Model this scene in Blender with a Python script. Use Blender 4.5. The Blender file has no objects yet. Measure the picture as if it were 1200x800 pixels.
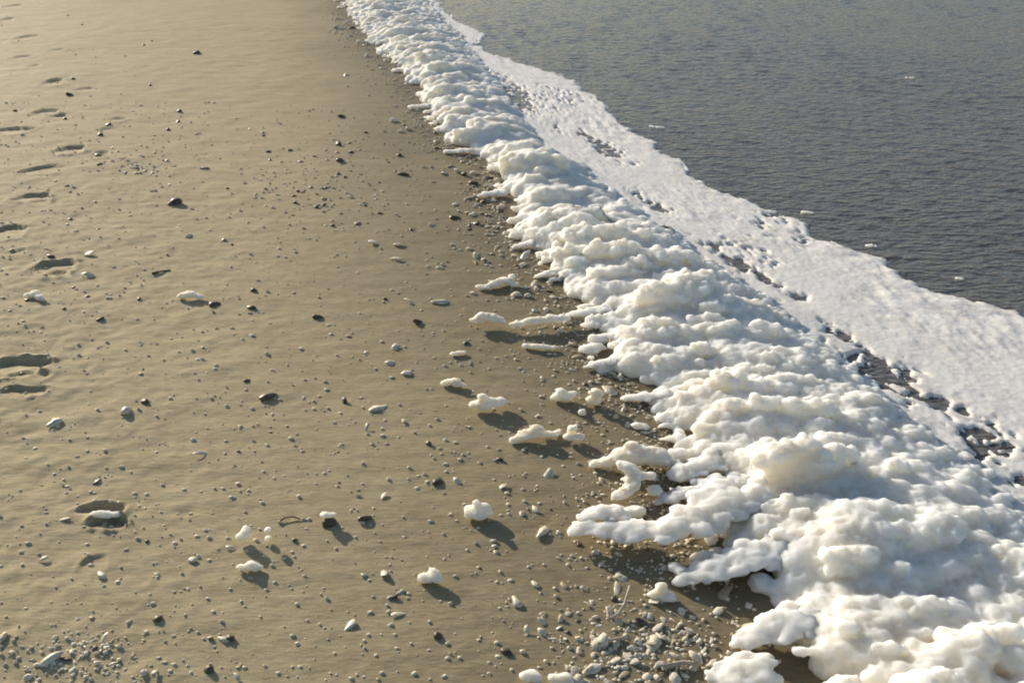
import bpy, bmesh, math, random
import numpy as np
from mathutils import Vector, Euler

random.seed(11); np.random.seed(11)
SC = bpy.context.scene
COL = SC.collection
R = math.radians

# ------------------------------------------------------------------ camera
CAM_H, PITCH, FPX = 1.6, R(27.4), 1100.0          # eye height, tilt below the horizon, focal length in 1200-px units
cam = bpy.data.cameras.new('camera')
cam.sensor_width = 36.0
cam.lens = FPX / 1200.0 * 36.0
cam.clip_start, cam.clip_end = 0.05, 20000.0
camo = bpy.data.objects.new('camera', cam); COL.objects.link(camo)
camo.location = (0, 0, CAM_H)
camo.rotation_euler = (math.pi / 2 - PITCH, 0, 0)
SC.camera = camo

# ------------------------------------------------------------------ light
SUN_AZ, SUN_EL = R(-39), R(17)                     # azimuth measured from +Y, negative = left
w = bpy.data.worlds.new("World"); SC.world = w; w.use_nodes = True
nt = w.node_tree
sky = nt.nodes.new('ShaderNodeTexSky'); sky.sky_type = 'NISHITA'; sky.sun_disc = False
sky.sun_elevation = SUN_EL; sky.sun_rotation = SUN_AZ
sky.air_density = 1.0; sky.dust_density = 1.0; sky.ozone_density = 1.0
nt.links.new(sky.outputs[0], nt.nodes['Background'].inputs[0])
nt.nodes['Background'].inputs[1].default_value = 0.10
sl = bpy.data.lights.new('sun', 'SUN'); sl.energy = 4.8; sl.angle = R(0.5); sl.color = (1.0, 0.90, 0.74)
so = bpy.data.objects.new('sun', sl); COL.objects.link(so)
tosun = Vector((math.sin(SUN_AZ) * math.cos(SUN_EL), math.cos(SUN_AZ) * math.cos(SUN_EL), math.sin(SUN_EL)))
so.rotation_euler = (-tosun).to_track_quat('-Z', 'Y').to_euler()
SC.view_settings.view_transform = 'Standard'; SC.view_settings.look = 'None'
SC.view_settings.gamma = 1.0; SC.view_settings.exposure = 0.22; SC.view_settings.use_curve_mapping = False
SC.cycles.filter_width = 2.0
SC.cycles.max_bounces = 8

# ------------------------------------------------------------------ measuring the place
def ground(px, py, z=0.0):
    """point of the level z that the photograph shows at pixel px, py"""
    th = PITCH + math.atan((py - 400.0) / FPX)
    h = CAM_H - z
    d = h / math.tan(th)
    depth = d * math.cos(PITCH) + h * math.sin(PITCH)
    return Vector(((px - 600.0) / FPX * depth, d, z))
def scale_at(py):
    th = PITCH + math.atan((py - 400.0) / FPX); d = CAM_H / math.tan(th)
    return FPX / (d * math.cos(PITCH) + CAM_H * math.sin(PITCH))
def dy_at(py):                                      # metres of ground per pixel of height
    return abs(ground(0, py - 1).y - ground(0, py + 1).y) / 2

def curve(pts, head, tail_slope):
    P = sorted([(g.y, g.x) for g in (ground(*p) for p in pts)])
    ys = [p[0] for p in P]; xs = [p[1] for p in P]
    ys = [0.1] + ys + [ys[-1] + 60]; xs = [head] + xs + [xs[-1] + tail_slope * 60]
    ys, xs = np.array(ys), np.array(xs)
    return lambda y: np.interp(y, ys, xs)
L_px = [(392, 0), (415, 30), (432, 55), (458, 75), (472, 95), (492, 115), (503, 135), (512, 155), (535, 178), (575, 190), (585, 215),
        (590, 250), (604, 285), (634, 310), (655, 345), (693, 370), (703, 395), (696, 425), (745, 450), (765, 480), (788, 515), (796, 550),
        (806, 590), (812, 625), (838, 665), (885, 700), (908, 730), (900, 770), (888, 800)]
R_px = [(505, 0), (545, 42), (580, 85), (606, 125), (640, 170), (690, 195), (735, 235), (785, 265), (840, 308), (905, 350), (972, 408),
        (1046, 470), (1105, 510), (1150, 540), (1215, 610)]
O_px = [(515, 0), (540, 25), (570, 36), (562, 52), (600, 72), (662, 85), (700, 112), (728, 130), (740, 152), (775, 166), (820, 203), (858, 224),
        (905, 243), (958, 267), (1010, 292), (1062, 318), (1112, 341), (1160, 356), (1215, 364), (1400, 440)]
Lc = curve(L_px, 0.60, -0.29); Rc = curve(R_px, 1.75, -0.30); Oc = curve(O_px, 4.2, -0.32)
WATER_Z = -0.012

# ------------------------------------------------------------------ numpy noise
def _h(*c):
    n = np.zeros(np.broadcast(*c).shape, dtype=np.uint32)
    for k, v in zip((374761393, 668265263, 2147483647 - 58, 1274126177), c):
        n = n + (v.astype(np.int64).astype(np.uint32) * np.uint32(k))
    n = (n ^ (n >> np.uint32(13))) * np.uint32(1274126177)
    n = (n ^ (n >> np.uint32(16))) * np.uint32(2246822519)
    n = n ^ (n >> np.uint32(13))
    return n.astype(np.float64) / 4294967295.0
def _s(t): return t * t * t * (t * (t * 6 - 15) + 10)
def noise2(x, y, seed=0):
    x = np.asarray(x, float) + seed * 17.13; y = np.asarray(y, float) + seed * 9.71
    xi, yi = np.floor(x), np.floor(y); u, v = _s(x - xi), _s(y - yi)
    a, b = _h(xi, yi), _h(xi + 1, yi); c, d = _h(xi, yi + 1), _h(xi + 1, yi + 1)
    return ((a * (1 - u) + b * u) * (1 - v) + (c * (1 - u) + d * u) * v) * 2 - 1
def noise3(x, y, z, seed=0):
    x = x + seed * 17.13; y = y + seed * 9.71
    xi, yi, zi = np.floor(x), np.floor(y), np.floor(z); u, v, t = _s(x - xi), _s(y - yi), _s(z - zi)
    def pl(k):
        a, b = _h(xi, yi, zi + k), _h(xi + 1, yi, zi + k); c, d = _h(xi, yi + 1, zi + k), _h(xi + 1, yi + 1, zi + k)
        return (a * (1 - u) + b * u) * (1 - v) + (c * (1 - u) + d * u) * v
    return (pl(0) * (1 - t) + pl(1) * t) * 2 - 1
def fbm2(x, y, o=4, seed=0):
    s, a, f, n = 0, 1.0, 1.0, 0
    for i in range(o):
        ca, sa = math.cos(.6 + 1.1 * i + seed), math.sin(.6 + 1.1 * i + seed)
        s = s + a * noise2((x * ca - y * sa) * f, (x * sa + y * ca) * f, seed + i * 3); n += a; a *= .5; f *= 2.03
    return s / n
def smooth(a, b, x):
    t = np.clip((x - a) / (b - a), 0, 1); return t * t * (3 - 2 * t)

# ------------------------------------------------------------------ materials
def mat(name):
    m = bpy.data.materials.new(name); m.use_nodes = True
    t = m.node_tree; return m, t, t.nodes['Principled BSDF']
def N(t, kind, **kw):
    n = t.nodes.new(kind)
    for k, v in kw.items():
        if k in n.inputs: n.inputs[k].default_value = v
        else: setattr(n, k, v)
    return n
def noise_tex(t, scale, detail=4, rough=.55, stretch=(1, 1, 1), rot=0):
    tc = N(t, 'ShaderNodeNewGeometry'); mp = N(t, 'ShaderNodeMapping'); mp.inputs['Scale'].default_value = stretch
    mp.inputs['Rotation'].default_value = (0, 0, rot)
    t.links.new(tc.outputs['Position'], mp.inputs[0])
    n = N(t, 'ShaderNodeTexNoise', Scale=scale, Detail=detail, Roughness=rough); t.links.new(mp.outputs[0], n.inputs['Vector']); return n
def ramp(t, src, stops):
    r = N(t, 'ShaderNodeValToRGB'); e = r.color_ramp.elements
    while len(e) < len(stops): e.new(.5)
    for el, (p, c) in zip(e, stops): el.position = p; el.color = (*c, 1)
    t.links.new(src, r.inputs[0]); return r
def mix(t, fac, a, b, mode='MIX'):
    m = N(t, 'ShaderNodeMix', data_type='RGBA', blend_type=mode)
    for s, v in ((0, fac), (6, a), (7, b)):
        if hasattr(v, 'links') or isinstance(v, bpy.types.NodeSocket): t.links.new(v, m.inputs[s])
        else: m.inputs[s].default_value = v if s == 0 else (*v, 1)
    return m.outputs[2]

# sand: dry on the left, damp towards the water (attribute written on the mesh)
MSAND, t, b = mat('sand')
at = N(t, 'ShaderNodeAttribute', attribute_name='damp')
g1 = noise_tex(t, 350, 3, .7); g2 = noise_tex(t, 9, 5, .6, (.6, 1.6, 1), R(-8)); g3 = noise_tex(t, 60, 3, .6, (.45, 1.6, 1), R(-8))
dry = ramp(t, g2.outputs[0], [(.3, (.44, .36, .215)), (.7, (.53, .44, .275))])
wet = ramp(t, g2.outputs[0], [(.3, (.185, .150, .092)), (.7, (.25, .205, .128))])
c = mix(t, at.outputs['Fac'], dry.outputs[0], wet.outputs[0])
gr = ramp(t, g1.outputs[0], [(.3, (.72, .72, .72)), (.5, (1, 1, 1)), (.72, (1.22, 1.2, 1.15))])
c = mix(t, .8, c, gr.outputs[0], 'MULTIPLY')
g3r = ramp(t, g3.outputs[0], [(.35, (.86, .86, .86)), (.65, (1.08, 1.08, 1.08))])
c = mix(t, .8, c, g3r.outputs[0], 'MULTIPLY')
t.links.new(c, b.inputs['Base Color'])
mr = N(t, 'ShaderNodeMapRange'); mr.inputs[3].default_value = .8; mr.inputs[4].default_value = .45
t.links.new(at.outputs['Fac'], mr.inputs[0]); t.links.new(mr.outputs[0], b.inputs['Roughness'])
b.inputs['Specular IOR Level'].default_value = .07
ad = N(t, 'ShaderNodeMath', operation='MULTIPLY_ADD'); ad.inputs[1].default_value = 2.0
t.links.new(g3.outputs[0], ad.inputs[0]); t.links.new(g1.outputs[0], ad.inputs[2])
bu = N(t, 'ShaderNodeBump', Strength=.45, Distance=.0022); t.links.new(ad.outputs[0], bu.inputs['Height']); t.links.new(bu.outputs[0], b.inputs['Normal'])

def foam_mat(name, lo, hi, sss, bump, bscale, rad=(.022, .019, .015)):
    m, t, b = mat(name)
    n = noise_tex(t, 6, 6, .65); r = ramp(t, n.outputs[0], [(.30, lo), (.56, hi)])
    t.links.new(r.outputs[0], b.inputs['Base Color'])
    b.inputs['Subsurface Weight'].default_value = sss
    b.inputs['Subsurface Radius'].default_value = rad; b.inputs['Subsurface Scale'].default_value = 1.0
    b.inputs['Roughness'].default_value = .8; b.inputs['Specular IOR Level'].default_value = .08
    v = noise_tex(t, bscale, 5, .7)
    g = N(t, 'ShaderNodeNewGeometry'); vo = N(t, 'ShaderNodeTexVoronoi', feature='SMOOTH_F1', Scale=bscale * .55)
    t.links.new(g.outputs['Position'], vo.inputs['Vector'])
    b2 = N(t, 'ShaderNodeBump', Strength=bump, Distance=.006, invert=True); t.links.new(vo.outputs['Distance'], b2.inputs['Height'])
    bu = N(t, 'ShaderNodeBump', Strength=bump, Distance=.006); t.links.new(v.outputs[0], bu.inputs['Height'])
    t.links.new(b2.outputs[0], bu.inputs['Normal']); t.links.new(bu.outputs[0], b.inputs['Normal'])
    return m
MFOAM = foam_mat('foam', (.78, .74, .645), (.87, .85, .785), 1.0, .35, 95, (.085, .077, .065))
MCLUMP = foam_mat('loose_foam', (.74, .68, .55), (.88, .85, .76), 1.0, .3, 130, (.035, .03, .023))
MFILM = foam_mat('foam_film', (.74, .70, .645), (.86, .83, .785), .6, .3, 90, (.02, .017, .013))
MCRUMB = foam_mat('foam_crumb', (.56, .49, .36), (.76, .70, .57), .25, .3, 200, (.006, .005, .004))

MWATER, t, b = mat('sea_water')
n = noise_tex(t, 1.3, 4, .6); r = ramp(t, n.outputs[0], [(.3, (.122, .112, .104)), (.7, (.150, .138, .130))])
t.links.new(r.outputs[0], b.inputs['Base Color'])
b.inputs['Roughness'].default_value = .12; b.inputs['IOR'].default_value = 1.333
n = noise_tex(t, 27, 2, .5, (.65, 1.2, 1), R(-12)); bu = N(t, 'ShaderNodeBump', Strength=1.0, Distance=.0135)
t.links.new(n.outputs[0], bu.inputs['Height']); t.links.new(bu.outputs[0], b.inputs['Normal'])

def grit(name, lo, hi, rough=.6, sc=60):
    m, t, b = mat(name); n = noise_tex(t, sc, 4, .65); r = ramp(t, n.outputs[0], [(.35, lo), (.65, hi)])
    t.links.new(r.outputs[0], b.inputs['Base Color']); b.inputs['Roughness'].default_value = rough
    bu = N(t, 'ShaderNodeBump', Strength=.4, Distance=.002); t.links.new(n.outputs[0], bu.inputs['Height']); t.links.new(bu.outputs[0], b.inputs['Normal'])
    return m
MSHELL = grit('pale_shell', (.58, .51, .39), (.78, .715, .59), .45)
MTAN = grit('tan_shell', (.32, .255, .16), (.47, .385, .25), .55)
MDARK = grit('dark_stone', (.06, .045, .03), (.14, .11, .075), .5)
MWEED = grit('brown_seaweed', (.06, .04, .02), (.16, .11, .05), .5)
MTWIG = grit('bleached_twig', (.40, .34, .25), (.58, .51, .40), .6)

# ------------------------------------------------------------------ object helpers
def link_mesh(name, V, F, m, smooth_=True, parent=None, attr=None):
    me = bpy.data.meshes.new(name)
    V = np.asarray(V, np.float32); F = np.asarray(F, np.int32); k = F.shape[1]
    me.vertices.add(len(V)); me.vertices.foreach_set('co', V.ravel())
    me.loops.add(F.size); me.loops.foreach_set('vertex_index', F.ravel())
    me.polygons.add(len(F)); me.polygons.foreach_set('loop_start', np.arange(0, F.size, k, dtype=np.int32))
    me.polygons.foreach_set('loop_total', np.full(len(F), k, np.int32))
    if smooth_: me.polygons.foreach_set('use_smooth', np.ones(len(F), bool))
    me.update(calc_edges=True)
    if attr:
        a = me.attributes.new(attr[0], 'FLOAT', 'POINT'); a.data.foreach_set('value', np.asarray(attr[1], np.float32).ravel())
    me.materials.append(m)
    o = bpy.data.objects.new(name, me); COL.objects.link(o)
    if parent: o.parent = parent
    return o
def tag(o, label, cat, group=None):
    o['label'] = label; o['category'] = cat
    if group: o['group'] = group
    return o
def grid_faces(nr, nc):
    i = np.arange(nr * nc).reshape(nr, nc)
    return np.stack([i[:-1, :-1], i[:-1, 1:], i[1:, 1:], i[1:, :-1]], -1).reshape(-1, 4)
def geo(a, b, step):
    n = int(math.log(b / a) / step); return a * np.exp(np.linspace(0, math.log(b / a), n))
def wide(y): return np.sqrt(np.maximum(y, 0) ** 2 + 1.0)

# ------------------------------------------------------------------ footprints: pits whose far wall is steep and floor ramps up to the near edge
PITS = [  # px, py, half width px, half height px, tilt, depth m
    (120, 598, 31, 9, 0, .022), (127, 613, 24, 9, 0, .026), (110, 662, 17, 14, .5, .006),
    (22, 429, 34, 13, 0, .028), (34, 441, 26, 8, 0, .010), (28, 459, 30, 7, 0, .017),
    (64, 313, 27, 10, 0, .024), (68, 321, 16, 6, 0, .016), (38, 232, 23, 6, 0, .020), (46, 237, 13, 4, 0, .012), (82, 176, 18, 6, 0, .022), (117, 181, 9, 5, 0, .014),
    (52, 199, 26, 5, .35, .018), (56, 131, 18, 4, .15, .020), (69, 136, 11, 3, 0, .014), (8, 272, 24, 9, .3, .018), (16, 153, 22, 5, .1, .020),
    (62, 97, 13, 5, 0, .020), (28, 45, 10, 5, 0, .020), (25, 68, 12, 3, 0, .018), (138, 140, 10, 3, 0, .016), (5, 24, 8, 4, 0, .018), (14, 8, 10, 3, 0, .016),
    (65, 60, 9, 3, 0, .012), (38, 78, 7, 2.5, 0, .012), (100, 105, 14, 3, 0, .012), (20, 455 - 160, 12, 4, .2, .010), (125, 152, 13, 3, 0, .010)]
def sand_z(x, y, fine=True):
    z = (.0018 + .0035 * smooth(-.1, -1.2, x)) * fbm2(x * 1.6, y * 1.6, 3, 5) * smooth(30, 10, y)
    if fine:
        lump = smooth(-.25, -1.2, x + .12 * y)                       # trampled ground further up the beach
        z = z + (.0008 + .0034 * lump) * fbm2(x * 7, y * 9, 3, 8) * smooth(16, 9, y)
        z = z + .0011 * fbm2(x * 3.2 + y * .4, y * 26 - x * 2, 2, 21) * smooth(9, 5, y) + (.0010 + .0018 * lump) * fbm2(x * 24, y * 30, 2, 22) * smooth(7, 4, y)   # faint swash ripples
    for (px, py, hw, hh, rot, d) in PITS:
        c = ground(px, py); s = scale_at(py); a = .88 * hw / s; bb = .92 * hh * dy_at(py); d *= .85
        dx, dy_ = (x - c.x), (y - c.y); cr, sr = math.cos(rot), math.sin(rot)
        u = (dx * cr + dy_ * sr) / a; v = (-dx * sr + dy_ * cr) / bb
        msk = (np.abs(u) < 2) & (np.abs(v) < 2)
        if not np.any(msk): continue
        ang = np.arctan2(v, u)
        rr = np.sqrt(u * u + v * v) * (1 + .10 * np.sin(3 * ang + px) + .06 * np.sin(5 * ang + py)) + .16 * fbm2(x * 45 / (1 + .1 * py / 100) + px, y * 45, 3, 41)
        pit = smooth(1.06, .86, rr) * (.45 + .55 * np.clip(v * 1.1, -1, 1))
        rim = .34 * (.6 + 1.2 * fbm2(x * 30, y * 30, 2, 43)) * np.exp(-((rr - 1.15) / .16) ** 2)
        z = z + np.where(msk, -d * np.maximum(pit, 0) + d * rim, 0)
    s = x - (Lc(y) + .32)
    return z - .085 * np.clip(s, 0, 8) - .03 * np.clip(s - 8, 0, 40)

ys = np.concatenate([[-60, -20, -6, -2, -.4, .3, .7], geo(.95, 15, .0037), geo(15.5, 60, .12), [90, 200, 600, 2000, 9000]])
ts = np.concatenate([[-3000, -300, -40, -8, -3, -1.6, -1.1], np.linspace(-.74, .42, 400), [.6, .9, 1.5, 4, 20, 200, 3000]])
Y, T = np.meshgrid(ys, ts, indexing='ij'); X = T * wide(Y)
Z = sand_z(X, Y)
far = (np.abs(T) > 1.0) | (Y > 60) | (Y < .2)
Z = np.where(far & (X < Lc(np.clip(Y, .1, 60))), 0, Z)
Z = np.where(far & (X > 12), -1.6, Z)
dist = Lc(np.clip(Y, .1, 60)) - X                                          # metres from the foam line
damp = smooth(1.55, .15, dist + .22 * fbm2(X * 1.2, Y * 1.2, 3, 31) + .05 * (Y - 2)) * .75 + .25 * smooth(.22, .0, dist + .08 * fbm2(X * 6, Y * 6, 2, 33))
link_mesh('beach_sand', np.stack([X, Y, Z], -1).reshape(-1, 3), grid_faces(*X.shape), MSAND, True, None, ('damp', damp))['kind'] = 'structure'

# ------------------------------------------------------------------ sea: a rippled sheet
rw = np.random.RandomState(4)
WAVES = []
for k in range(44):
    lam = math.exp(rw.uniform(math.log(.042), math.log(.19))); th = R(90 - 14) + rw.normal(0, .65)
    WAVES.append((2 * math.pi / lam * math.cos(th), 2 * math.pi / lam * math.sin(th), rw.uniform(0, 6.28), .0036 * lam * rw.uniform(.6, 1.2)))
def water_z(x, y):
    wx = x + .04 * noise2(x * 2, y * 2, 50); wy = y + .04 * noise2(x * 2, y * 2, 51)
    z = 0
    for kx, ky, p, a in WAVES: z = z + a * np.sin(kx * wx + ky * wy + p)
    gust = .75 + .35 * fbm2(x * .5, y * .5, 3, 60)
    return WATER_Z + z * gust * (.15 + .85 * smooth(.0, .35, x - (Oc(np.clip(y, .1, 60)) - .35)))
ys = np.concatenate([[.1, .4, .7], geo(.95, 20, .0031), geo(20.5, 60, .03), [80, 140, 400, 1500, 9000]])
q = np.concatenate([np.linspace(0, .55, 22)[:-1], np.linspace(.55, 1, 240), [1.05, 1.2, 2, 8, 60, 500]])
Y, Q = np.meshgrid(ys, q, indexing='ij')
x0 = Lc(np.clip(Y, .1, 60)) + .22 - .25 * np.maximum(Y - 60, 0); xf = np.maximum(.78 * wide(Y), Oc(np.clip(Y, .1, 60)) + .5)
xin = Oc(np.clip(Y, .1, 60)) - .12
Qc = np.clip(Q, 0, .55) / .55; Qo = np.clip(Q - .55, 0, 2000) / .45
X = x0 + (xin - x0) * Qc + (xf - xin) * Qo
Z = np.where((Y > 60) | (Q > 1.01), WATER_Z, water_z(X, Y))
link_mesh('sea_water', np.stack([X, Y, Z], -1).reshape(-1, 3), grid_faces(*X.shape), MWATER)['kind'] = 'structure'

# ------------------------------------------------------------------ foam film floating between the bank and open water
ys = geo(1.0, 20, .0042); q = np.linspace(0, 1, 230)
Y, Q = np.meshgrid(ys, q, indexing='ij')
xi = Lc(Y) + .55 * (Rc(Y) - Lc(Y)); xo = Oc(Y) + .22
X = xi + (xo - xi) * Q
edge = Oc(Y) - X + .11 * fbm2(X * 4, Y * 4, 4, 70) + .05 * fbm2(X * 16, Y * 16, 4, 71)     # metres inside the outer edge
hol = fbm2(X * 9, Y * 9, 4, 72) + .5 * fbm2(X * 30, Y * 30, 2, 73)
tr = np.zeros_like(X)
for px, py, along, across, k in ((608, 114, .42, .075, 1.25), (655, 150, .2, .05, .8), (704, 172, .34, .07, 1.15), (765, 240, .25, .05, .7), (850, 300, .16, .04, .9), (915, 338, .16, .04, 1.0),
                                 (985, 395, .16, .06, .85), (1040, 440, .22, .09, 1.0), (1085, 470, .12, .05, 1.1), (1150, 505, .2, .08, 1.15), (1195, 560, .3, .06, 1.0)):
    g = ground(px, py, WATER_Z); sl_ = float(Rc(g.y + .3) - Rc(g.y - .3)) / .6
    dy_ = Y - g.y; dx_ = X - g.x - sl_ * dy_
    tr = np.maximum(tr, .9 * k * np.exp(-(dy_ / along) ** 2 - (dx_ / across) ** 2))
hol = hol * .55 + 1.35 * fbm2(X * 36, Y * 26, 3, 74) + .25 * fbm2(X * 8, Y * 8, 2, 80)
lace = smooth(.05, .55, fbm2(X * 1.7, Y * 1.3, 3, 79))
cover = .85 - .28 * lace - 1.0 * tr + hol * (.42 + .25 * lace + 1.0 * tr)
cover = np.minimum(cover, edge * 9)
th = smooth(-.05, .5, cover)
U_ = X + .33 * Y; W_ = Y - .33 * X
top = .005 + (.003 + .008 * smooth(-.3, .5, fbm2(X * 2.2, Y * 2.2, 2, 78))) * (fbm2(U_ * 16, W_ * 7, 4, 76) + .5 * fbm2(U_ * 42, W_ * 26, 3, 77)) * .7 + .012 * smooth(.35, .0, Q) + .006 * smooth(.9, .1, Q)
Z = np.where(X > Oc(Y) - .5, water_z(X, Y), WATER_Z) - .010 + th * (.012 + np.maximum(top, 0) * (1 - .75 * np.clip(tr, 0, 1)))
V = np.stack([X, Y, Z], -1).reshape(-1, 3); F = grid_faces(*X.shape)
F = F[(th.ravel()[F] > .02).any(1)]
o = link_mesh('foam_film', V, F, MFILM)
tag(o, 'thin pinkish white foam film floating flat between the thick foam bank and the dark water', 'foam film')

# ------------------------------------------------------------------ foam: balls united into one skin
def ico(sub):
    bm = bmesh.new(); bmesh.ops.create_icosphere(bm, subdivisions=sub, radius=1)
    V = np.array([v.co[:] for v in bm.verts]); F = np.array([[v.index for v in f.verts] for f in bm.faces]); bm.free(); return V, F
ICV, ICF = ico(2)
def balls_mesh(C, S):
    C = np.asarray(C, float); S = np.asarray(S, float)
    V = (ICV[None] * S[:, None, :] + C[:, None, :]).reshape(-1, 3)
    F = (ICF[None] + (np.arange(len(C)) * len(ICV))[:, None, None]).reshape(-1, 3)
    return V, F
def skin(C, S, voxel, iters=4, amp=(.006, .0025), seed=0):
    V, F = balls_mesh(C, S)
    o = link_mesh('tmp', V, F, MFOAM)
    m = o.modifiers.new('r', 'REMESH'); m.mode = 'VOXEL'; m.voxel_size = voxel; m.adaptivity = 0
    dg = bpy.context.evaluated_depsgraph_get(); dg.update()
    me = o.evaluated_get(dg).data
    V = np.empty(len(me.vertices) * 3, np.float32); me.vertices.foreach_get('co', V); V = V.reshape(-1, 3).astype(float)
    F = np.empty(len(me.polygons) * 4, np.int32); me.loops.foreach_get('vertex_index', F); F = F.reshape(-1, 4)
    E = np.empty(len(me.edges) * 2, np.int32); me.edges.foreach_get('vertices', E); E = E.reshape(-1, 2)
    old = o.data; bpy.data.objects.remove(o); bpy.data.meshes.remove(old)
    deg = np.bincount(E.ravel(), minlength=len(V)).astype(float)
    def relax(V, lam):
        A = np.stack([np.bincount(E[:, 0], V[E[:, 1], k], len(V)) + np.bincount(E[:, 1], V[E[:, 0], k], len(V)) for k in range(3)], -1) / deg[:, None]
        return V + lam * (A - V)
    for _ in range(iters): V = relax(V, .6)
    fn = np.cross(V[F[:, 2]] - V[F[:, 0]], V[F[:, 3]] - V[F[:, 1]])
    n = np.stack([sum(np.bincount(F[:, c], fn[:, k], len(V)) for c in range(4)) for k in range(3)], -1)
    n /= np.linalg.norm(n, axis=1)[:, None] + 1e-12
    x, y, z = V.T
    d = amp[0] * noise3(x * 22, y * 28, z * 28, 90 + seed) + amp[1] * (1 - 2 * np.abs(noise3(x * 48, y * 60, z * 60, 91 + seed)))
    V = V + n * d[:, None]
    return relax(V, .3), F

rs = np.random.RandomState(7)
def bank_height(x, y):
    Lw = Lc(y) + .055 * fbm2(y * 4.0, y * 0 + 3, 4, 100); Wd = Rc(y) - Lw
    v = (x - Lw) / Wd
    H = np.interp(y, [0, 1.5, 2.4, 3.5, 5, 9, 20], [.125, .128, .125, .115, .103, .094, .085])
    prof = np.where(v < .45, np.sin(np.clip(v / .45, 0, 1) * math.pi / 2) ** .85, np.cos(np.clip((v - .45) / .57, 0, 1) * math.pi / 2) ** 1.25)
    lum = .80 + .52 * fbm2(x * 3.0, y * 4.5, 2, 101) + .48 * fbm2(x * 6, y * 11, 2, 102)
    return np.where((v > 0) & (v < 1), H * prof * np.clip(lum, .2, 1.22), -1), v
def bank_balls(y0, y1, near):
    C, S = [], []
    def add(x, y, zc, r, el=(1, 1, 1)):
        C.append(np.stack([x, y, zc], -1)); S.append(np.stack([r * el[0], r * el[1], r * el[2]], -1))
    st = .032 if near else .045
    yy, vv = np.meshgrid(np.arange(y0, y1, st), np.arange(0, 1, st / .95), indexing='ij'); yy = yy.ravel(); vv = vv.ravel()
    yy = yy + rs.uniform(-.5, .5, yy.shape) * st
    xx = Lc(yy) - .05 + (Rc(yy) - Lc(yy) + .05) * vv + rs.uniform(-.5, .5, yy.shape) * st
    h, v = bank_height(xx, yy); h = h * .86; k = h > .006
    gaps = fbm2(xx * 6, yy * 8, 3, 110) - .9 * np.exp(-v * 7) > -.60
    xx, yy, h, v = (a[k & gaps] for a in (xx, yy, h, v))
    r = np.minimum(.05, h * .6 + .010) * rs.uniform(.7, 1.2, h.shape)
    add(xx, yy, h - r, r, (1.1, 1, .95)); add(xx, yy, np.maximum(h - 2.4 * r, -.01), r); add(xx, yy, np.minimum(h * .25, .03), np.minimum(r * 1.2, .06))
    # cauliflower heads: a big ball carries smaller ones, those carry smaller ones again
    n = int(105 * (y1 - y0))
    y = rs.uniform(y0, y1, n); vq = rs.beta(1.0, 1.5, n) * 1.02 - .03; x = Lc(y) + (Rc(y) - Lc(y)) * vq
    h, v = bank_height(np.maximum(x, Lc(y) + .03), y); k = (h > .012) & (v < .92) & (rs.rand(n) < np.interp(y, [1.2, 2.6], [.62, 1])); x, y, h, v = x[k], y[k], h[k], v[k]
    fade = np.clip(1.25 - .85 * v, .35, 1.0)
    r = np.minimum(rs.uniform(.020, .056, x.shape) * np.clip(h / .10, .45, 1.15), .085)
    r = r * np.interp(y, [1.4, 2.6], [.78, 1]); el = np.stack([rs.uniform(1.3, 2.6, r.shape), rs.uniform(.62, .95, r.shape), rs.uniform(.7, .95, r.shape)], -1)
    P = np.stack([x, y, h - r * (1.0 - .62 * fade)], -1)
    C.append(P); S.append(r[:, None] * el)
    for gen, (m, lo, hi, sink) in enumerate(((12, .26, .50, .94), (9, .26, .48, .97)) if near else ((10, .30, .52, .92), (2, .35, .5, .95))):
        d = rs.normal(size=(len(P), m, 3)); d[..., 2] = np.abs(d[..., 2]) * .8 + .05; d[..., 1] -= .25; d /= np.linalg.norm(d, axis=-1)[..., None]
        rr = r[:, None] * rs.uniform(lo, hi, (len(P), m))
        Q = P[:, None] + d * (r[:, None, None] * el[:, None]) * sink
        P = Q.reshape(-1, 3); r = rr.reshape(-1); el = np.stack([rs.uniform(1.0, 1.3, r.shape), np.ones_like(r), rs.uniform(.8, 1, r.shape)], -1)
        k = (r > (.0065 if near else .011)) & (rs.rand(len(r)) < (1.0 if gen == 0 else .8)); P, r, el = P[k], r[k], el[k]
        C.append(P); S.append(r[:, None] * el)
    return np.concatenate(C), np.concatenate(S)
def chain(pts, squash=.85, step=.4):
    """balls along a hand-placed line: px, py, height of the centre, radius"""
    C, S = [], []
    P = [(ground(px, py), z, r) for px, py, z, r in pts]
    if len(P) == 1: P = P * 2
    for (a, z0, r0), (b_, z1, r1) in zip(P[:-1], P[1:]):
        n = max(1, int((a - b_).length / (min(r0, r1) * step)))
        for i in range(n + 1):
            f = i / n; g = a.lerp(b_, f); r = (r0 + (r1 - r0) * f) * rs.uniform(.72, 1.15)
            C.append((g.x + rs.normal(0, r * .12), g.y + rs.normal(0, r * .15), z0 + (z1 - z0) * f + rs.normal(0, r * .12))); S.append((r * 1.1, r, r * squash))
    return C, S
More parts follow.
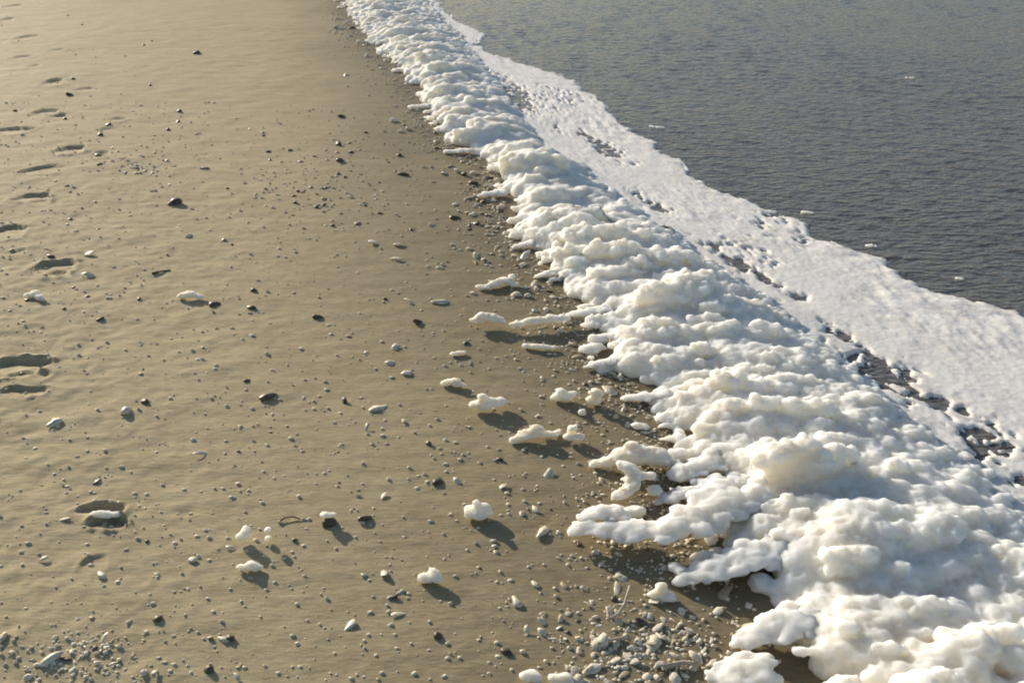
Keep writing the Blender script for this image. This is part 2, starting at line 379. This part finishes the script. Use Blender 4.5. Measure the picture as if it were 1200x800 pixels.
ARMS = [  # tongues of the bank reaching out over the sand
    [(668, 635, .03, .007), (680, 634, .04, .015), (705, 636, .045, .020), (740, 641, .045, .024), (778, 641, .05, .028), (812, 628, .055, .034), (850, 612, .06, .04), (890, 602, .06, .04)],
    [(682, 622, .045, .011), (700, 618, .05, .020), (722, 619, .05, .018), (736, 622, .035, .010)],
    [(792, 686, .012, .008), (812, 683, .02, .016), (838, 678, .03, .024), (872, 670, .04, .03), (915, 662, .05, .03)],
    [(858, 760, .012, .009), (878, 756, .022, .020), (905, 750, .035, .028), (950, 745, .045, .03)], [(834, 800, .018, .014), (860, 798, .03, .025), (890, 800, .035, .03)],
    [(768, 592, .01, .008), (790, 588, .018, .016), (825, 582, .03, .022), (865, 577, .035, .025)], [(690, 399, .012, .008), (712, 400, .02, .014), (742, 401, .025, .018)],
    [(790, 566, .02, .014), (806, 561, .03, .026), (832, 552, .04, .030)], [(662, 373, .012, .008), (684, 372, .02, .014), (712, 370, .03, .018)], [(628, 326, .012, .008), (650, 325, .02, .014), (685, 322, .025, .018)],
    [(684, 433, .01, .007), (708, 431, .018, .013), (742, 430, .025, .016)], [(730, 470, .010, .007), (758, 471, .02, .014), (792, 472, .03, .02)],
    [(600, 292, .01, .008), (625, 290, .02, .016)], [(560, 232, .012, .012), (590, 230, .02, .02)], [(522, 180, .012, .012), (552, 180, .02, .02)], [(480, 128, .012, .014), (505, 127, .02, .022)]]
Ca, Sa = bank_balls(.55, 4.25, True); Cb, Sb = bank_balls(4.15, 20.0, False)
C, S = np.concatenate([Ca, Cb]), np.concatenate([Sa, Sb])
k = C[:, 1] < 4.55; V1, F1 = skin(C[k], S[k], .0054, 2, (.0055, .0055))
k = C[:, 1] > 3.85; V2, F2 = skin(C[k], S[k], .0125, 1, (.0065, .0055))
F1 = F1[V1[F1][:, :, 1].mean(1) < 4.203]; F2 = F2[V2[F2][:, :, 1].mean(1) > 4.197]   # finer skin near, coarser beyond
V = np.concatenate([V1, V2]); F = np.concatenate([F1, F2 + len(V1)])
F = F[(V[F][:, :, 2] > -.04).any(1)]
print('foam faces', len(F))
bank = link_mesh('foam_bank', V, F, MFOAM)
tag(bank, 'thick billowing cream sea foam bank heaped along the waterline', 'foam bank')

for a in ARMS:                                       # the tongues that reach out of it are its parts
    C, S = chain(a, .62); C = np.array(C); S = np.array(S); P2, R2 = [C], [S]
    for _ in range(5):
        d = rs.normal(size=C.shape); d[:, 2] = np.abs(d[:, 2]); d /= np.linalg.norm(d, axis=1)[:, None]
        P2.append(C + d * S * [1.1, 1.7, .8] * [1, 1, 1]); R2.append(S * rs.uniform(.16, .55, (len(C), 1)) * [1.5, 1, .8])
    V, F = skin(np.concatenate(P2), np.concatenate(R2), .0052, 2, (.003, .004), 2)
    link_mesh('foam_tongue', V, F, MFOAM, True, bank)

# ------------------------------------------------------------------ loose pieces
GRP = {}
def settle(x, y): return float(sand_z(np.array([x]), np.array([y]))[0])
def clump(label, balls, name='foam_clump', m=None, voxel=.004, cat='foam', group='loose foam clumps on the sand'):
    """one loose clump: balls given as px, py, height, radius; the first is where it stands"""
    C, S = [], []
    for bl in balls:
        c_, s_ = chain(bl if isinstance(bl, list) else [bl], .66); C += c_; S += s_
    C = np.array(C); S = np.array(S); P2, R2 = [C], [S]
    for _ in range(3):
        d = rs.normal(size=C.shape); d /= np.linalg.norm(d, axis=1)[:, None]
        P2.append(C + d * S * .95); R2.append(S * rs.uniform(.22, .5, (len(C), 1)) * [1.35, 1, .9])
    C = np.concatenate(P2); S = np.concatenate(R2); base = ground(*( (balls[0][0] if isinstance(balls[0], list) else balls[0])[:2])); base.z = settle(base.x, base.y)
    C = C - np.array([base.x, base.y, 0])
    V, F = skin(C, S, voxel, 1, (.0022, .0022), 3)
    F = F[(V[F][:, :, 2] > -.008).any(1)]
    o = link_mesh(name, V, F, m or MCLUMP); o.location = base
    return tag(o, label, cat, group)

clump('oval white foam clump lying alone on open sand with a long shadow', [[(556, 480, .02, .016), (570, 482, .03, .022), (586, 478, .025, .018)], (566, 478, .045, .016)])
clump('pointed white foam clump like a small cone, left of the long foam tongue', [[(548, 607, .012, .011), (560, 608, .022, .017), (574, 606, .012, .011)], [(554, 606, .022, .018), (566, 606, .022, .018)], (560, 606, .034, .017), (559, 605, .046, .009)])
clump('low white foam clump with a thin tail trailing right', [[(604, 518, .012, .012), (622, 514, .025, .02), (630, 513, .028, .02)], [(632, 514, .018, .012), (650, 512, .012, .008), (656, 508, .012, .007)]])
clump('small blocky white foam clump right of the clump with the thin tail', [[(666, 518, .02, .017), (680, 518, .02, .017)], (671, 515, .04, .016)])
clump('rounded dome of foam standing upright just left of a narrower upright dome', [[(650, 470, .015, .017), (668, 470, .02, .017)], (658, 470, .03, .018)])
clump('narrow upright dome of foam right of a broader dome', [(697, 475, .02, .02), (698, 474, .045, .018)])
clump('grey white foam lump in the middle of the lower sand', [[(498, 682, .012, .012), (510, 683, .018, .014)], (508, 680, .026, .011)])
clump('long white foam wedge with a peaked top above the small foam tangle', [[(694, 549, .012, .010), (715, 548, .025, .018), (740, 546, .045, .034), (770, 547, .035, .03), (788, 550, .02, .02)], (737, 545, .065, .022)])
clump('knobbly upright tangle of foam lumps under the peaked foam wedge', [[(730, 566, .06, .017), (742, 572, .05, .018), (738, 583, .03, .02), (724, 590, .025, .018)], [(742, 574, .04, .015), (760, 570, .04, .015)]])
clump('smooth ball of foam tucked between the foam tangle and the long foam tongue', [[(735, 606, .02, .018), (748, 606, .022, .020)]])
clump('little ball of foam in the dark gap beside the foam tangle', [(768, 582, .022, .019)])
clump('short foam bar with a knob at its left end', [[(557, 384, .03, .018), (570, 381, .035, .02), (590, 384, .028, .012)]])
clump('longer thin foam bar throwing a wide shadow under itself', [[(600, 388, .028, .011), (625, 386, .035, .016), (650, 383, .035, .016), (666, 380, .03, .013)]])
clump('foam clump cut by the bottom edge, left one of two', [[(614, 797, .012, .012), (626, 798, .014, .013)]])
clump('foam clump cut by the bottom edge, right one of two', [[(648, 800, .012, .012), (662, 801, .014, .013)]])
clump('lumpy foam cluster by the bank above the short foam bar', [[(576, 338, .015, .015), (590, 334, .025, .018), (605, 338, .015, .014)], (600, 332, .03, .014)])
clump('small foam lump left of the lumpy foam cluster near the bank', [[(562, 339, .01, .011), (572, 340, .012, .012)]])
clump('flat foam strip lying under the longer foam bar', [[(614, 408, .01, .009), (630, 410, .014, .010), (652, 410, .01, .009)]])
clump('thin foam sliver lying left of the flat foam strip', [[(530, 417, .008, .007), (545, 415, .008, .007)]])
clump('pale foam clump beside a dark pebble on the upper left sand', [[(212, 350, .012, .012), (224, 349, .02, .015), (236, 351, .012, .011)]])
clump('white foam scrap among the footprints at far left', [[(32, 348, .012, .012), (42, 347, .018, .014), (50, 352, .012, .011)]])
clump('flat white foam scrap with two short shadows on the lower left sand', [[(280, 668, .008, .007), (294, 667, .013, .010), (307, 667, .008, .007)]])
clump('squarish pale foam lump with a long shadow left of a stacked foam crumb', [(286, 634, .018, .014), (290, 632, .03, .013)])
clump('tall stacked foam crumb right of a squarish foam lump', [(314, 634, .012, .009), (316, 632, .03, .009)])
clump('pale foam clump shaped like a shell left of the two upright domes', [[(520, 452, .010, .010), (532, 452, .018, .014), (544, 454, .008, .008)]])
clump('foam crumb at the left foot of the upright dome pair, over dark wet sand', [(682, 487, .012, .012)])
clump('foam crumb touching the bank foot below the upright dome pair', [[(744, 502, .012, .012), (756, 504, .012, .012)]])
clump('foam tuft above the shell litter beside the bank foot', [[(768, 700, .012, .013), (782, 702, .014, .014)], (775, 697, .026, .012)])
clump('foam knob against the bank foot beneath the long foam tongue', [[(790, 672, .02, .016), (800, 680, .02, .016)]])
# flecks afloat
for px, py, r, lb in ((1068, 92, .020, 'streak of white foam afloat far out on the dark water'), (948, 250, .020, 'short foam streak afloat just off the film edge near the middle'),
                      (1125, 328, .010, 'single foam fleck afloat off the film edge at right'), (1022, 289, .014, 'foam fleck afloat touching the film edge'),
                      (772, 150, .03, 'foam scrap afloat beside a notch in the upper film edge')):
    g = ground(px, py, WATER_Z); n = 7
    C = [((i - n / 2) * r * rs.uniform(.35, .5), -(i - n / 2) * r * .18 + rs.normal(0, r * .18), .001) for i in range(n)]; S = [(r * rs.uniform(.35, .8), r * rs.uniform(.3, .6), .005 + .004 * rs.rand()) for i in range(n)]
    V, F = skin(np.array(C), S, .004, 1, (.002, .002), 1)
    o = link_mesh('foam_fleck', V, F, MFOAM); o.location = (g.x, g.y, float(water_z(np.array([g.x]), np.array([g.y]))[0]) + .002)
    tag(o, lb, 'foam', 'foam flecks afloat')

# shapes of small debris, each used by many pieces
def rock(seed, flat, m, sub=2, rough=.28, name='pebble'):
    V, F = ico(sub); r = np.random.RandomState(seed)
    d = 1 + rough * noise3(V[:, 0] * 1.3 + seed, V[:, 1] * 1.3, V[:, 2] * 1.3, seed) + rough * .5 * noise3(V[:, 0] * 3, V[:, 1] * 3 + seed, V[:, 2] * 3, seed + 1)
    V = V * d[:, None] * np.array([1.08, .92, flat]); o = link_mesh(name, V, F, m); me = o.data; bpy.data.objects.remove(o); return me
def shell(seed, m, name='shell_fragment'):
    r = np.random.RandomState(seed); n, k = 9, 4; V, F = [], []
    for side in (0, 1):
        for j in range(k):
            for i in range(n):
                a = -1.25 + 2.5 * i / (n - 1); rr = (j / (k - 1)) * (1 + .18 * math.sin(3 * a + seed) + r.uniform(-.06, .06)) + .02
                x, y = rr * math.sin(a), rr * math.cos(a) - .5
                V.append((x * 1.1, y, .42 * (1 - (x * x + (y * .8) ** 2)) + .05 * math.sin(i * 3.14) - side * .10))
    o_ = k * n
    for j in range(k - 1):
        for i in range(n - 1):
            a = j * n + i; F += [(a, a + n, a + n + 1, a + 1), (o_ + a, o_ + a + 1, o_ + a + n + 1, o_ + a + n)]
    for i in range(n - 1):
        a = (k - 1) * n + i; F.append((a, o_ + a, o_ + a + 1, a + 1))
    for j in range(k - 1):
        a = j * n; F.append((a, o_ + a, o_ + a + n, a + n)); a = j * n + n - 1; F.append((a, a + n, o_ + a + n, o_ + a))
    o = link_mesh(name, V, F, m); me = o.data; bpy.data.objects.remove(o); return me
KINDS = {
    'pale_shell': [shell(s, MSHELL) for s in (1, 2, 3)] + [rock(s, .42, MSHELL, 2, .4, 'shell_fragment') for s in (4, 5, 6)],
    'tan_shell': [shell(s, MTAN) for s in (7, 8)] + [rock(s, .4, MTAN, 2, .4, 'shell_fragment') for s in (9, 10, 11)],
    'dark': [rock(s, .6, MDARK) for s in (12, 13, 14, 15)],
    'weed': [rock(s, .45, MWEED, 2, .6, 'seaweed_scrap') for s in (16, 17, 18)],
    'crumb': [rock(s, .75, MCRUMB, 2, .5, 'foam_crumb') for s in (19, 20, 21, 22)]}
NAME = {'pale_shell': 'shell_fragment', 'tan_shell': 'shell_fragment', 'dark': 'pebble', 'weed': 'seaweed_scrap', 'crumb': 'foam_crumb'}
CAT = {'pale_shell': 'shell', 'tan_shell': 'shell', 'dark': 'pebble', 'weed': 'seaweed', 'crumb': 'foam crumb'}
def piece(kind, px, py, wpx, label, group=None, tall=1.0, rot=None, long=1.0):
    g = ground(px, py); r = wpx / scale_at(py) / 2
    o = bpy.data.objects.new(NAME[kind], random.choice(KINDS[kind])); COL.objects.link(o)
    o.scale = (r * long, r / math.sqrt(long), r * tall)
    o.rotation_euler = (random.gauss(0, .22), random.gauss(0, .22), random.uniform(0, 6.28) if rot is None else rot)
    o.location = (g.x, g.y, settle(g.x, g.y) + r * tall * .16)
    return tag(o, label, CAT[kind], group)
HAND = [
    ('dark', 231, 63, 11, 'dark pebble high on the bare upper sand, farthest of the big dark pebbles', 1.1), ('dark', 205, 239, 16, 'black pebble with a long shadow right of the footprints', 1.5),
    ('dark', 252, 357, 16, 'dark flat pebble at the right end of the pale upper foam clump', .8), ('dark', 313, 466, 20, 'dark brown pebble with a smeared shadow on the middle sand', .9),
    ('dark', 385, 614, 20, 'dark stone capped with white foam', 1.1), ('dark', 428, 608, 15, 'dark pebble right of the stone capped with foam', 1.0), ('dark', 513, 565, 16, 'dark brown pebble cluster stone above the pointed foam clump', .9),
    ('dark', 593, 764, 14, 'dark pebble below the grey white foam lump, near the bottom edge', 1.0), ('dark', 513, 745, 13, 'lone dark pebble left of the bottom shell litter', 1.2), ('dark', 270, 748, 14, 'dark pebble beside a pale one near the bottom left', 1.2),
    ('dark', 490, 379, 13, 'dark pebble on the wet sand left of the short foam bar', .9), ('dark', 546, 402, 10, 'small dark pebble under the short foam bar', .9), ('dark', 295, 362, 11, 'dark pebble right of the upper foam clump', 1.0),
    ('dark', 372, 373, 12, 'dark pebble with a pointed shadow in the middle of the upper sand', 1.0), ('dark', 585, 538, 10, 'dark pebble chip between the tailed foam clump and the pointed one', 1.0), ('dark', 170, 472, 13, 'dark pebble with a soft shadow above the long shadowed shell', 1.0),
    ('dark', 404, 471, 11, 'dark pebble with a slanted shadow left of the oval foam clump', .9), ('dark', 502, 520, 10, 'dark pebble lying between two pale chips', 1.2), ('dark', 473, 205, 13, 'dark flat pebble at the edge of the speckled upper sand', .8), ('dark', 245, 785, 14, 'dark pebble on the bottom edge at left', 1.2),
    ('pale_shell', 225, 656, 12, 'round pale shell with a short shadow on the lower left sand', 1.2), ('pale_shell', 119, 674, 13, 'pinkish shell lying inside the faint lower footprint', 1.0), ('pale_shell', 52, 655, 14, 'white topped shell on the lower left edge sand', 1.0), ('pale_shell', 124, 748, 14, 'white shell above the yellowish crumbs at bottom left', 1.3),
    ('pale_shell', 60, 772, 18, 'pale shell in the yellowish crumbs at bottom left', 1.3), ('pale_shell', 182, 788, 13, 'shell with a dark shadow on the bottom edge sand', 1.4), ('pale_shell', 262, 749, 12, 'pale round shell touching a dark pebble near the bottom left', 1.2), ('pale_shell', 278, 794, 14, 'shell half cut by the bottom edge', 1.1),
    ('pale_shell', 430, 502, 13, 'small white shell on the middle sand left of the foam clumps', 1.0), ('pale_shell', 148, 484, 14, 'shell standing on edge with the longest thin shadow', 1.6), ('pale_shell', 64, 497, 16, 'broken pale shell below the big left footprint', 1.1), ('pale_shell', 236, 532, 17, 'flat white shell at the middle of the left sand', .7),
    ('pale_shell', 438, 286, 20, 'flat pale shell by the upper sand edge, left one of a pair', .6), ('pale_shell', 467, 288, 16, 'flat pale shell by the upper sand edge, right one of a pair', .8), ('pale_shell', 465, 305, 15, 'white shell just below a pair of flat shells', .8), ('pale_shell', 567, 305, 13, 'white shell by the bank foot in the upper half', .9),
    ('pale_shell', 480, 355, 14, 'pale shell, left one of two over the short foam bar', 1.0), ('pale_shell', 516, 355, 14, 'pale shell, right one of two over the short foam bar', 1.0), ('pale_shell', 463, 408, 12, 'pale shell with a slim shadow left of the foam sliver', 1.0), ('pale_shell', 476, 438, 14, 'pale shell with a short dark shadow above left of the oval foam clump', 1.0),
    ('pale_shell', 457, 426, 11, 'small shell touching the sand ripple left of the oval foam clump', 1.0), ('pale_shell', 443, 478, 18, 'tan white flat shell on the middle sand', .6), ('pale_shell', 473, 494, 11, 'rounded shell left of the oval foam clump', 1.1), ('pale_shell', 605, 706, 15, 'brownish white shell above the bottom shell litter', 1.2),
    ('pale_shell', 628, 598, 15, 'white shell with a dark shadow right of the pointed foam clump', .9), ('pale_shell', 636, 624, 17, 'white shell below right of the pointed foam clump', .9), ('pale_shell', 643, 557, 16, 'thin white shell right of the bare sand under the tailed foam clump', .6), ('pale_shell', 590, 571, 15, 'white shell with a slim shadow above the pointed foam clump', .8),
    ('pale_shell', 618, 739, 15, 'pale shell with a thick shadow left of the bottom shell litter', 1.1), ('pale_shell', 636, 741, 12, 'white pebble like shell beside a thick shadow', 1.4), ('pale_shell', 627, 685, 11, 'tan white shell in the middle of the lower sand', 1.1), ('pale_shell', 450, 671, 14, 'pale shell left of the grey white foam lump', .7),
    ('pale_shell', 535, 564, 11, 'white chip with a slim shadow beside the dark brown pebble', 1.1), ('pale_shell', 450, 582, 13, 'thin white shell above the dark pebble at centre left', .7), ('pale_shell', 467, 720, 16, 'flat pale shell left of the dark lower pebble', .5), ('pale_shell', 410, 733, 15, 'tan flat shell near the bottom, left of the dark lower pebble', .6),
    ('pale_shell', 270, 642, 13, 'small white shell left of the squarish foam lump', .8), ('pale_shell', 105, 298, 16, 'tan shell heap piece right of the third footprint', .8), ('pale_shell', 103, 322, 16, 'tan crumbly shell beside the third footprint', .9), ('pale_shell', 690, 690 + 20, 14, 'white shell at the upper edge of the bottom litter', .8)]
for k, px, py, wp, lb, tall in HAND: piece(k, px, py, wp * (.78 if k == 'dark' else .85), lb, None, tall, None, random.uniform(1, 1.6))
# a cap of foam on the dark stone
clump('pale strip added for the light sand lip inside the nearest footprint', [[(108, 605, .004, .008), (124, 606, .005, .010), (140, 605, .004, .008)]])  # strip of foam material added to stand for the pit's pale, lit sand lip
clump('white foam cap resting on the dark stone', [[(380, 611, .025, .009), (392, 611, .025, .009)]], voxel=.003, group='')

def twig(label, pts, rad, m=MTWIG, forks=()):
    V, F = [], []
    def tube(pp, r0):
        P = [ground(px, py) + Vector((0, 0, z)) for px, py, z in pp]; n = 6; base = len(V)
        for i, p in enumerate(P):
            d = (P[min(i + 1, len(P) - 1)] - P[max(i - 1, 0)]).normalized(); a = d.cross(Vector((0, 0, 1)));
            a = a.normalized() if a.length > 1e-3 else Vector((1, 0, 0)); b_ = d.cross(a)
            r = r0 * (1 - .45 * i / max(1, len(P) - 1))
            for k in range(n): V.append(p + (a * math.cos(k * 6.283 / n) + b_ * math.sin(k * 6.283 / n)) * r * random.uniform(.85, 1.15))
        for i in range(len(P) - 1):
            for k in range(n): F.append((base + i * n + k, base + i * n + (k + 1) % n, base + (i + 1) * n + (k + 1) % n, base + (i + 1) * n + k))
        e = base + (len(P) - 1) * n
        F.append((base, base + 1, base + 2, base + 3)); F.append((base, base + 3, base + 4, base + 5)); F.append((e, e + 1, e + 2, e + 3)); F.append((e, e + 3, e + 4, e + 5))
    tube(pts, rad)
    for f in forks: tube(f, rad * .7)
    g = ground(*pts[0][:2]); V2 = [(v.x - g.x, v.y - g.y, v.z) for v in V]
    o = link_mesh('twig', V2, F, m); o.location = (g.x, g.y, settle(g.x, g.y)); return tag(o, label, 'twig', None)
twig('forked bleached twig poking up out of the shell litter', [(716, 726, .004), (724, 724, .012), (731, 716, .02), (735, 706, .03), (737, 700, .038)], .0045, MTWIG, [[(731, 716, .02), (722, 716, .02), (714, 720, .012)]])
twig('thin dark twig lying across the bare sand right of the third footprint', [(178, 321, .004), (188, 319, .006), (200, 317, .004)], .005, MWEED)
twig('slim pale twig lying over the lower shell litter, pointing at the bank', [(700, 757, .006), (722, 752, .010), (745, 750, .008)], .004)
twig('short thick bleached twig in the shell litter on the bottom right', [(775, 785, .008), (800, 780, .010), (822, 782, .008)], .007)
twig('curved brown twig above the stacked foam crumb', [(326, 613, .003), (334, 608, .006), (344, 607, .006), (352, 609, .003)], .003, MWEED)

# scattered small pieces: sown by where the photograph shows them
used = {k: 0 for k in set(NAME.values())}
def left_px(py):                                    # the bank foot, in pixels
    return float(np.interp(py, [p[1] for p in L_px], [p[0] for p in L_px]))
def sow(n, spot, kinds, size, where, tall=(.6, 1.1), lim=290):
    for _ in range(n):
        px, py = spot(); k = random.choices(list(kinds), list(kinds.values()))[0]
        if px > left_px(py) + 30 or used[NAME[k]] >= lim: continue
        used[NAME[k]] += 1
        s = size * random.lognormvariate(0, .32) * (.55 + .45 * scale_at(py) / scale_at(500))
        if where.startswith('on the open'):
            wh = ('on the open far sand between footprints and bank foot', 'on the open middle sand between big footprint and clumps', 'on the open near sand below the oval clump')[(py > 330) + (py > 500)]
        elif where.startswith('along the left'):
            wh = ('along the foot of the far narrow stretch of foam bank', 'along the bank foot near the two foam bars', 'along the bank foot around the long foam tongue')[(py > 260) + (py > 440)]
        elif where.startswith('in the litter'): wh = 'in the bottom litter strip, ' + ('its left half away from the bank' if px < 765 else 'its right half beside the foam bank')
        else: wh = where
        piece(k, px, py, s, 'small ' + WORD[k] + ' ' + wh, WORD[k] + 's ' + wh, random.uniform(*tall), None, random.choice((1, 1, 1.15, 1.5)))
WORD = {'pale_shell': 'pale broken shell', 'tan_shell': 'tan broken shell', 'dark': 'dark pebble', 'weed': 'brown seaweed scrap', 'crumb': 'cream foam crumb'}
def lab(where): return where,
u = random.uniform
def open_spot():
    while True:
        py = u(120, 798); px = u(-20, left_px(py) - 90)
        return px, py
def rim_spot():
    py = u(15, 690); return left_px(py) - abs(random.gauss(0, 1)) * (14 + py * .085) + 4, py
def litter_spot():
    return random.gauss(768, 62), min(830, random.gauss(762, 30))
def speck_spot(): return random.gauss(385, 60), random.gauss(215, 38)
def yellow_spot(): return random.gauss(80, 45), random.gauss(768, 20)
def brown_spot(): py = u(185, 275); return left_px(py) - abs(random.gauss(6, 26)), py
def print_spot(): return random.choice([(random.gauss(165, 22), random.gauss(193, 7)), (random.gauss(60, 55), random.gauss(300, 90)), (random.gauss(90, 50), random.gauss(130, 60))])
sow(150, litter_spot, {'pale_shell': 4, 'tan_shell': 2, 'crumb': 6, 'dark': .5}, 7.5, *lab('in the litter strip at the bottom beside the bank'), (.35, .8))
sow(270, rim_spot, {'pale_shell': 2, 'tan_shell': 3, 'crumb': 8, 'weed': 1.5, 'dark': .5}, 6, *lab('along the left foot of the foam bank'))
sow(55, brown_spot, {'weed': 4, 'tan_shell': 3, 'crumb': 3}, 8, *lab('in the brown patch by the upper bank foot'))
sow(70, speck_spot, {'dark': 3, 'tan_shell': 4, 'weed': 1}, 5.5, *lab('in the speckled stretch of upper sand'))
sow(45, yellow_spot, {'tan_shell': 5, 'crumb': 3, 'dark': .4}, 4.2, *lab('in the yellowish patch at bottom left'))
sow(60, print_spot, {'tan_shell': 4, 'dark': 3}, 5.5, *lab('scattered about the footprints'))
sow(150, open_spot, {'pale_shell': 3, 'tan_shell': 5, 'crumb': 2, 'dark': 1.6}, 6, *lab('on the open damp sand'))
# grit too small to count: one joined piece
PV = [np.array([v.co[:] for v in me.vertices]) for me in (KINDS['tan_shell'][3], KINDS['pale_shell'][4])]
I1V, I1F = ico(1)
C, S = [], []
for _ in range(6200):
    f = random.random()
    px, py = rim_spot() if f < .42 else litter_spot() if f < .50 else yellow_spot() if f < .53 else speck_spot() if f < .58 else print_spot() if f < .62 else open_spot()
    if px > left_px(py) + 20: continue
    g = ground(px, py); r = random.choice((.0016, .002, .0025, .003, .0038, .005)) * random.uniform(.8, 1.2) * (.8 + .12 * g.y)
    C.append((g.x, g.y, 0)); S.append((r * random.uniform(.8, 1.6), r, r * random.uniform(.5, 1)))
C = np.array(C); S = np.array(S); C[:, 2] = sand_z(C[:, 0], C[:, 1]) + S[:, 2] * .3
V = (I1V[None] * S[:, None] * (1 + .35 * np.random.uniform(-1, 1, (len(C), len(I1V), 1))) + C[:, None]).reshape(-1, 3)
F = (I1F[None] + (np.arange(len(C)) * len(I1V))[:, None, None]).reshape(-1, 3)
link_mesh('shell_grit', V, F, MCRUMB)['kind'] = 'stuff'
